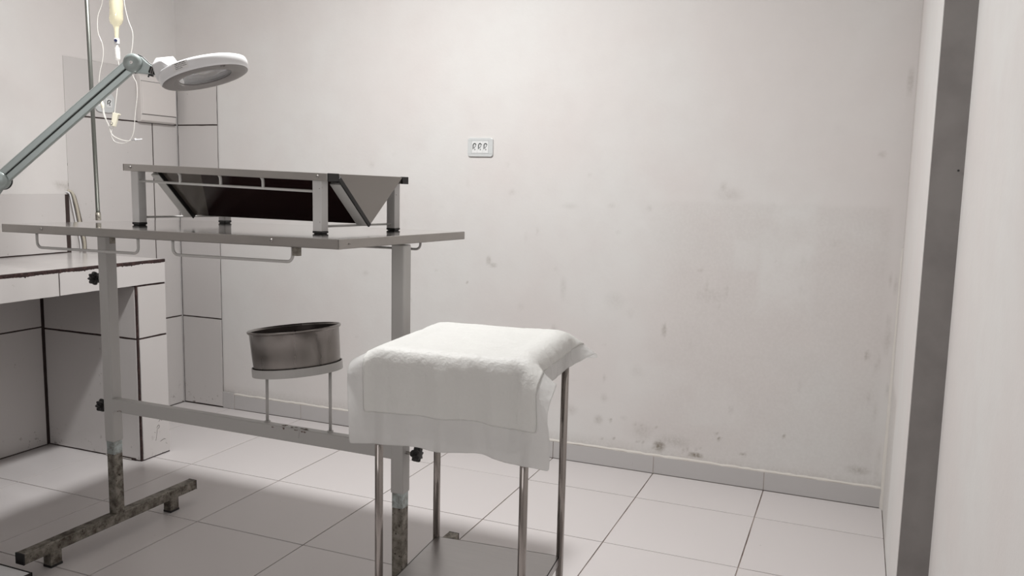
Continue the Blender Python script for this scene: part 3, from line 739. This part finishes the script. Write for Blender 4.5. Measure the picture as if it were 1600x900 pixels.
for c0 in (E_, J_):
    Tm = frame_T(c0, ad, fv.cross(ad), fv)
    b = NB(); lathe(b, [(.0004, -.0125), (.020, -.0125), (.0225, -.010), (.0232, -.004), (.0232, .008), (.0215, .0125), (.015, .0155), (.0004, .0165)], 40, Tm); jd = link('joint_disc', b, M['lamp_arm'], ml, smooth=True)
    b = NB(); lathe(b, [(.0038, .015), (.0038, .0185), (.0022, .0185), (.0020, .0165), (.0004, .0165)], 16, Tm); link('joint_bolt', b, M['steel_edge'], jd)
    b = NB(); disc(b, .0236, -.0158, -.0118, 32, Tm); link('dark_washer', b, M['rubber'], jd)
# short link from the elbow to the head
K_ = Vector((.885, -1.445, 1.463)); kd = (K_ - E_).normalized(); kv = fv.cross(kd).normalized()
if kv.z < 0: kv = -kv
kf = (fv - fv.dot(kd) * kd).normalized()
KP = lambda s, c_, f: tuple(E_ + kd * s + kv * c_ + kf * f)
b = NB(); prism(b, [(-.004, .023), (.012, .0215), (.032, .0125), (.052, .008), (.058, .004), (.058, -.007), (.050, -.011), (.010, -.021), (-.004, -.0225)], lambda u, v: KP(u, v, .004), lambda u, v: KP(u, v, -.010)); link('elbow_bracket', b, M['lamp_arm'], ml, bevel=.001)
b = NB(); tube(b, [KP(.000, .0245, -.006), KP(.014, .0232, -.006), KP(.034, .0142, -.006), KP(.050, .0100, -.006)], .0012, 6); link('bracket_gasket', b, M['rubber'], ml)
bm_ = Vector(KP(.049, -.001, .0045)); Tm = frame_T(bm_, kd, kf.cross(kd), kf); b = NB(); disc(b, .0042, 0, .0018, 6, Tm); link('bracket_nut', b, M['steel_edge'], ml)
b = NB(); box(b, .052, .069, -.0095, .0085, -.0085, .0230, KP); kn = link('swivel_block', b, M['rubber'], ml, bevel=.002)
b = NB(); box(b, .045, .056, -.0155, -.010, -.004, .003, KP); box(b, .044, .047, -.020, -.014, -.002, .001, KP); link('clamp_lever', b, M['rubber'], ml)
for q_ in (.061, .066): b = NB(); box(b, q_ - .003, q_ - .0012, -.010, .009, .0228, .0238, KP); link('rib', b, M['grey_paint'], kn)
# head: local axes x = along arm direction, z = up out of the ring
HPf = lambda x, y, z: tuple(HM @ Vector((x, y, z)))
R0 = .1085
b = NB(); lathe(b, [(.066, .003), (.092, .0005), (.1045, .0015), (R0, .0065), (R0 + .0005, .022), (R0 - .0015, .0285), (R0 - .008, .0315), (.066, .0325), (.0655, .0305), (.0655, .004)], 96, HM, closed=True)
head = link('lamp_head', b, M['lamp_white'], ml, smooth=True)
b = NB(); lathe(b, [(.0635, .0045), (.066, .0018), (.085, -.0012), (.097, -.0005), (.1045, .0012), (.1045, .003), (.0635, .006)], 96, HM, closed=True); link('light_cover', b, M['lamp_under'], head, smooth=True)
b = NB(); lathe(b, [(.0004, .0105), (.03, .0100), (.0648, .0085), (.0648, .0125), (.03, .0160), (.0004, .0170)], 64, HM); link('magnifier_lens', b, M['lens'], head, smooth=True)
b = NB(); a = math.radians(-62)
for da in (-.035, .035): box(b, math.cos(a + da) * .0985 - .002, math.cos(a + da) * .0985 + .002, math.sin(a + da) * .0985 - .003, math.sin(a + da) * .0985 + .003, -.0022, .002, HPf)
link('cover_clip', b, M['lamp_under'], head)
# angular housing at the hinge end
def hp(x, y, z): return HPf(x, y, z)
b = NB()
hv = [(-.117, 0, .074), (-.070, 0, .070), (-.105, -.040, .053), (-.063, -.045, .045), (-.093, -.050, .011), (-.062, -.075, .006), (-.132, -.010, .056), (-.132, -.010, .022), (-.122, -.004, .004)]
hull = [b.verts.new(hp(x * .86, sg * y, z)) for x, y, z in hv for sg in (1, -1) if not (sg < 0 and y == 0)]
bmesh.ops.convex_hull(b, input=hull); link('lamp_housing', b, M['lamp_white'], ml, bevel=.0025)
b = NB(); vs_ = [b.verts.new(hp(x * .86, sg * y, z)) for x, y, z in [(-.123, .006, .0035), (-.123, .006, .001), (-.094, .052, .0105), (-.094, .052, .004), (-.080, .072, .005), (-.080, .074, -.0005), (-.076, .04, .002), (-.076, .04, -.0005)] for sg in (1, -1)]
bmesh.ops.convex_hull(b, input=vs_); link('housing_base', b, M['lamp_under'], ml, bevel=.0008)
# rating sticker wrapped on the rim, with its lines of tiny print
def rim(a0, a1, z0, z1, r, nm, m, par, n=10):
    b = NB(); A = []
    for i in range(n + 1):
        a = math.radians(a0 + (a1 - a0) * i / n); A.append([b.verts.new(hp(r * math.cos(a), r * math.sin(a), z)) for z in (z0, z1)])
    for P_, Q_ in zip(A, A[1:]): b.faces.new((P_[0], Q_[0], Q_[1], P_[1]))
    return link(nm, b, m, par)
A0, A1 = -128, -106
st = rim(A0, A1, .0085, .0265, R0 + .0010, 'rating_sticker', M['sticker'], head)
b = NB(); words = [[(.10, .38), (.44, .60), (.64, .86)], [(.08, .30), (.34, .5), (.54, .9)], [(.08, .42), (.46, .6), (.64, .94)], [(.08, .34), (.38, .62)]]
for li, row in enumerate(words):
    z1 = .0245 - li * .0040; z0 = z1 - (.0014 if li == 0 else .0010)
    for u0, u1 in row:
        a0, a1 = math.radians(A0 + (A1 - A0) * (.12 + .86 * u0)), math.radians(A0 + (A1 - A0) * (.12 + .86 * u1)); r = R0 + .0014
        k = 3; vv = [[b.verts.new(hp(r * math.cos(a0 + (a1 - a0) * i / k), r * math.sin(a0 + (a1 - a0) * i / k), z)) for z in (z0, z1)] for i in range(k + 1)]
        for P_, Q_ in zip(vv, vv[1:]): b.faces.new((P_[0], Q_[0], Q_[1], P_[1]))
link('tiny_print', b, M['ink'], st)
# lower arm, column and square weighted base (outside the picture on the left)
S_ = Vector((.17, -1.655, .80)); ld_ = (S_ - J_).normalized(); lv = fv.cross(ld_).normalized(); Ll = (S_ - J_).length
lf = (fv - fv.dot(ld_) * ld_).normalized()
for c0, c1 in ((.0012, .0165), (-.0165, -.0012)):
    b = NB(); box(b, .012, Ll - .01, c0, c1, -.008, .008, lambda s, c_, f: tuple(J_ + ld_ * s + lv * c_ + lf * f)); link('lower_arm_bar', b, M['lamp_arm'], ml, bevel=.0018)
b = NB(); tube(b, [(.17, -1.655, .04), (.17, -1.655, .80)], .0125, 20); link('column', b, M['lamp_arm'], ml, smooth=True)
b = NB(); tube(b, [(.17, -1.655, .74), (.17, -1.655, .825)], .02, 20); link('column_collar', b, M['rubber'], ml, smooth=True)
b = NB(); box(b, .0, .374, -1.83, -1.481, .010, .050); bp = link('base_plate', b, M['lamp_white'], ml, bevel=.003)
b = NB()
for x0, x1, y0, y1 in ((-.002, .3765, -1.4815, -1.4785), (.3735, .3765, -1.8325, -1.4785), (-.002, .3765, -1.8325, -1.8295), (-.002, .001, -1.8325, -1.4785)): box(b, x0, x1, y0, y1, 0, .0512)
link('rubber_edge', b, M['rubber'], bp)

# ================================================================== drip pole, fluid bag and line
B0, B1 = Vector((.285, -1.118, 1.030)), Vector((.226, -1.077, 1.752)); PT = B0 + (B1 - B0) * 1.52
pole = thing('drip_pole', tuple(B0), 'thin grey steel drip pole rising from the left end of the table', 'pole')
b = NB(); tube(b, [B0 + (B1 - B0) * .041, B0 + (B1 - B0) * .075], .0082, 16); link('socket', b, M['galv'], pole, smooth=True)
b = NB(); tube(b, [B0 + (B1 - B0) * .042, PT], .0064, 16); link('rod', b, M['pole'], pole, smooth=True)
hk = [PT, PT + Vector((.0, .012, .02)), PT + Vector((.004, .06, .03)), PT + Vector((.012, .11, .02)), PT + Vector((.018, .128, .005)), PT + Vector((.02, .135, .02))]
b = NB(); tube(b, spline(hk, 4), .004, 10); link('hook', b, M['steel_edge'], pole, smooth=True)
hx_ = PT + Vector((.018, .128, .005))
iv = thing('drip_set', (.238, -.979, 1.60), 'yellowish fluid bag with drip chamber and thin clear line hanging by the pole', 'drip bag')
b = NB()   # soft bag seen almost edge-on: stacked elliptical sections
secs = [(2.045, .004, .006), (2.03, .018, .030), (1.99, .020, .042), (1.90, .020, .044), (1.80, .020, .042), (1.76, .0205, .040), (1.735, .0215, .036), (1.712, .022, .028), (1.697, .017, .018), (1.690, .010, .010), (1.680, .0075, .0075), (1.655, .0065, .0065), (1.643, .0060, .0060)]
ln = Vector((.733, .678, 0)).normalized(); dp_ = Vector((-ln.y, ln.x, 0)); rings = []
def bagc(z): f = (2.045 - z) / .40; return Vector((.216 + .030 * f, -.948 - .036 * f, z))
for z, rx, ry in secs:
    c0 = bagc(z); wob = 1 + .06 * math.sin(z * 90)
    rings.append([b.verts.new(c0 + ln * rx * wob * math.cos(2 * PI * k / 24) * (1 + .05 * math.sin(3 * 2 * PI * k / 24 + z * 40)) + dp_ * ry * math.sin(2 * PI * k / 24)) for k in range(24)])
for A, B in zip(rings, rings[1:]):
    for k in range(24): b.faces.new((A[k], A[(k + 1) % 24], B[(k + 1) % 24], B[k]))
b.faces.new(rings[0][::-1]); b.faces.new(rings[-1]); link('fluid_bag', b, M['bag'], iv, smooth=True)
b = NB(); tube(b, [Vector((.216, -.948, 2.035)), Vector((.212, -.940, 2.09)), hx_ + Vector((0, 0, -.003))], .0022, 6); link('bag_loop', b, M['bag'], iv)
c0 = Vector((.2475, -.9855, 1.0))
Z = lambda z, dx=0: Vector((.2475 + dx + (1.64 - z) * .1, -.9855 - (1.64 - z) * .05, z))
b = NB(); tube(b, [Z(1.648), Z(1.644), Z(1.632), Z(1.628)], [.0075, .0085, .0085, .006], 16); link('spike_collar', b, M['lamp_white'], iv, smooth=True)
b = NB(); disc(b, .0048, 0, .006, 16, frame_T(Z(1.640) + Vector((.005, -.0075, 0)), (.8, .6, 0), (0, 0, 1), (.55, -.83, 0))); link('vent_cap', b, M['blue'], iv)
b = NB(); tube(b, [Z(1.628), Z(1.620), Z(1.618), Z(1.585), Z(1.580), Z(1.575)], [.004, .0045, .0080, .0078, .0075, .003], 20); link('drip_chamber', b, M['chamber'], iv, smooth=True)
lnA = [(.23, -.955, 2.06), (.200, -.962, 1.97), (.192, -.972, 1.897), (.195, -.988, 1.772), (.185, -1.0, 1.72), (.188, -1.005, 1.668), (.205, -1.004, 1.627), (.209, -1.008, 1.585), (.203, -1.018, 1.533), (.204, -1.023, 1.491), (.214, -1.026, 1.439), (.218, -1.026, 1.429)]
b = NB(); tube(b, spline(lnA, 5), .0011, 8); link('line', b, M['tube'], iv, smooth=True)
lnB = [(.2545, -.9888, 1.576), (.261, -.992, 1.545), (.26, -1.0, 1.493), (.258, -1.008, 1.44), (.256, -1.013, 1.404)]
b = NB(); tube(b, spline(lnB, 5), .0013, 8); link('line', b, M['tube'], iv, smooth=True)
b = NB(); tube(b, [(.2165, -1.026, 1.446), (.217, -1.026, 1.438), (.218, -1.026, 1.436), (.219, -1.026, 1.428), (.2195, -1.026, 1.420), (.2205, -1.026, 1.417)], [.0025, .0038, .0052, .0052, .0035, .003], 12); link('connector', b, M['cream'], iv, smooth=True)
lnC = [(.2195, -1.026, 1.424), (.226, -1.027, 1.398), (.242, -1.025, 1.365), (.254, -1.024, 1.336), (.276, -1.017, 1.322), (.3, -1.008, 1.316), (.315, -1.001, 1.319)]
b = NB(); tube(b, spline(lnC, 5), [.0034] * 7 + [.0017] * 24, 8); link('line', b, M['tube'], iv, smooth=True)
# roller clamp
b = NB(); ca_, cz_ = Vector((.262, -1.012, 1.4055)), Vector((.2565, -1.019, 1.361)); dd = (cz_ - ca_).normalized(); wv_ = Vector((.92, .38, 0)); wv_ = (wv_ - wv_.dot(dd) * dd).normalized(); tv_ = dd.cross(wv_)
CPc = lambda s, c_, f: tuple(ca_ + dd * s + wv_ * c_ + tv_ * f)
prism(b, [(0, -.0095), (0, .0135), (.004, .0135), (.006, .0095), (.044, .005), (.044, -.0075), (.006, -.0085)], lambda u, v: CPc(u, v, .006), lambda u, v: CPc(u, v, -.006)); rc = link('roller_clamp', b, M['cream'], iv, bevel=.001)
b = NB(); disc(b, .0048, -.0068, .0068, 20, frame_T(CPc(.036, -.006, 0), dd, wv_, tv_)); link('roller', b, M['grey_paint'], rc)
b = NB(); disc(b, .0026, -.0072, .0072, 16, frame_T(CPc(.036, -.006, 0), dd, wv_, tv_)); link('roller_hub', b, M['cream'], rc)
lnD = [(.2558, -1.02, 1.362), (.251, -1.025, 1.338), (.258, -1.024, 1.320), (.269, -1.021, 1.311), (.294, -1.011, 1.309), (.311, -1.002, 1.323), (.319, -.996, 1.348), (.319, -.988, 1.4), (.321, -.979, 1.463), (.316, -.975, 1.504), (.304, -.977, 1.529), (.293, -.975, 1.577), (.296, -.967, 1.629), (.293, -.962, 1.67), (.276, -.963, 1.712), (.26, -.961, 1.774), (.244, -.951, 1.898), (.232, -.955, 2.0), (.22, -.952, 2.06)]
b = NB(); tube(b, spline(lnD, 5), .0011, 8); link('line', b, M['tube'], iv, smooth=True)
b = NB(); a0, a1 = Vector((.313, -1.002, 1.319)), Vector((.346, -.988, 1.323)); nd = [a0.lerp(a1, f) for f in (0, .35, .36, .44, .45, .5, 1)]
tube(b, nd, [.0020, .0026, .0048, .0048, .0022, .0019, .0015], 12); link('needle_cap', b, M['lamp_white'], iv, smooth=True)

# ================================================================== sockets and distribution box
def socket_plate(o, ux, nn_, w_, h_, r_, mods, label, rounded_end=False):
    """o centre on wall, ux horizontal unit vector, nn_ outward normal"""
    ux, nn_ = Vector(ux), Vector(nn_); uz = Vector((0, 0, 1)); o = Vector(o)
    f = lambda u, v, d: tuple(o + ux * u + uz * v + nn_ * d)
    t = thing('wall_socket', tuple(o), label, 'socket')
    b = NB(); prism(b, rrect(w_, h_, r_), lambda u, v: f(u, v, .0075), lambda u, v: f(u, v, 0)); link('cover_plate', b, M['plate'], t, bevel=.0022)
    mw, mh = mods[0], mods[1]
    for cx in mods[2]:
        b = NB(); prism(b, rrect(mw, mh, .001, 2, cx), lambda u, v: f(u, v, .0088), lambda u, v: f(u, v, .006)); mo = link('socket_module', b, M['module'], t, bevel=.0005)
        # raised hexagonal collar open in the middle, and three pin holes
        hexo = [(cx + .0088 * math.cos(a), mh * .40 * math.sin(a)) for a in [PI / 2 + k * PI / 3 for k in range(6)]]
        b = NB(); hw, hh = mw * .36, mh * .36
        O = [(cx - hw, hh * .55), (cx - hw * .45, hh), (cx + hw * .45, hh), (cx + hw, hh * .55), (cx + hw, -hh * .55), (cx + hw * .45, -hh), (cx - hw * .45, -hh), (cx - hw, -hh * .55)]
        I = [(cx + (x - cx) * .50, y * .72) for x, y in O]
        # flat dark band painting the recess shadow along the well's upper edge
        seq = [7, 0, 1, 2, 3]
        for k in range(len(seq) - 1):
            i, j = seq[k], seq[k + 1]
            b.faces.new([b.verts.new(f(*p, .0090)) for p in (O[i], O[j], I[j], I[i])])
        link('recess_shade', b, M['shade_gap'], mo)
        b = NB()
        for px_, pz in ((cx + hw * .35, hh * .22), (cx - hw * .05, -hh * .12), (cx + hw * .2, -hh * .58)): disc(b, mw * .10, .0088, .0093, 12, frame_T(o + ux * px_ + uz * pz, ux, uz, nn_) )
        link('pin_hole', b, M['hole'], mo)
    return t, f
M['shade_gap'] = mat('recess_shade_gap_grey', (.07, .075, .075), .6)
sk, f = socket_plate((.9705, YB - .0002, 1.3585), (1, 0, 0), (0, -1, 0), .122, .082, .012, (.0255, .050, (-.0263, 0, .0263)), 'white triple socket plate on the middle of the back wall')
b = NB()
for v in (.0285, -.0285): prism(b, [(-.058, v - .0004), (.058, v - .0004), (.058, v + .0004), (-.058, v + .0004)], lambda u, v: f(u, v, .0079), lambda u, v: f(u, v, .007))
for u in (-.0405, .0405): prism(b, [(u - .0004, -.03), (u + .0004, -.03), (u + .0004, .03), (u - .0004, .03)], lambda u, v: f(u, v, .0079), lambda u, v: f(u, v, .007))
link('plate_seam', b, mat('plate_seam_grey', (.42, .43, .43), .5), sk)
sk2, f = socket_plate((XL + .0003, -.150, 1.535), (0, 1, 0), (1, 0, 0), .112, .090, .030, (.033, .040, (-.022, .022)), 'white round-cornered double socket on the left tiled wall behind the pole')
bx = thing('distribution_box', (XL, .152, 1.575), 'off-white plastic electrical distribution box on the left tiled wall near the corner', 'electrical box')
b = NB(); prism(b, [(.0, 1.462), (.018, 1.4625), (.028, 1.470), (.031, 1.495), (.031, 1.66), (.028, 1.68), (.018, 1.689), (.0, 1.690)], lambda u, v: (XL + .0005 + u, .040, v), lambda u, v: (XL + .0005 + u, .266, v)); bd = link('case', b, M['box_plastic'], bx, bevel=.003)
b = NB(); box(b, XL + .030, XL + .0365, .0445, .2625, 1.5005, 1.657); link('cover', b, M['box_plastic'], bx, bevel=.003)
b = NB(); box(b, XL + .0300, XL + .0318, .0425, .2645, 1.4975, 1.5005); link('cover_gap', b, M['shade_gap'], bx); b = NB(); box(b, XL + .0300, XL + .0318, .0425, .2645, 1.657, 1.6595); link('cover_gap', b, M['shade_gap'], bx)
# loose cable stubs under the tile edge; brown strand stands for the cable's shadow
cb_ = thing('wall_cable', (XL + .012, -.33, .86), 'short beige cable with a brown shadow strand coming out of the tiles down to the counter', 'cable')
b = NB(); tube(b, spline([(XL - .004, -.362, 1.128), (XL + .010, -.350, 1.118), (XL + .016, -.336, 1.06), (XL + .014, -.318, .97), (XL + .016, -.303, .90), (XL + .014, -.302, .852)], 6), .006, 10); link('cord', b, M['cord'], cb_, smooth=True)
b = NB(); tube(b, spline([(XL - .004, -.350, 1.120), (XL + .010, -.342, 1.110), (XL + .010, -.326, 1.06), (XL + .010, -.306, .97), (XL + .010, -.2925, .90), (XL + .008, -.290, .852)], 6), .0045, 10); link('cord', b, M['cord_shadow'], cb_, smooth=True)  # the brown strand, a stand-in beside the pale cord
b = NB(); tube(b, spline([(XL - .004, -.372, 1.122), (XL + .008, -.362, 1.114), (XL + .013, -.352, 1.05), (XL + .012, -.336, .97), (XL + .013, -.322, .90), (XL + .012, -.320, .852)], 6), .003, 8); link('cord', b, M['lamp_white'], cb_, smooth=True)
for o in C.objects:
    if o.type == 'EMPTY' and not o.parent: pass
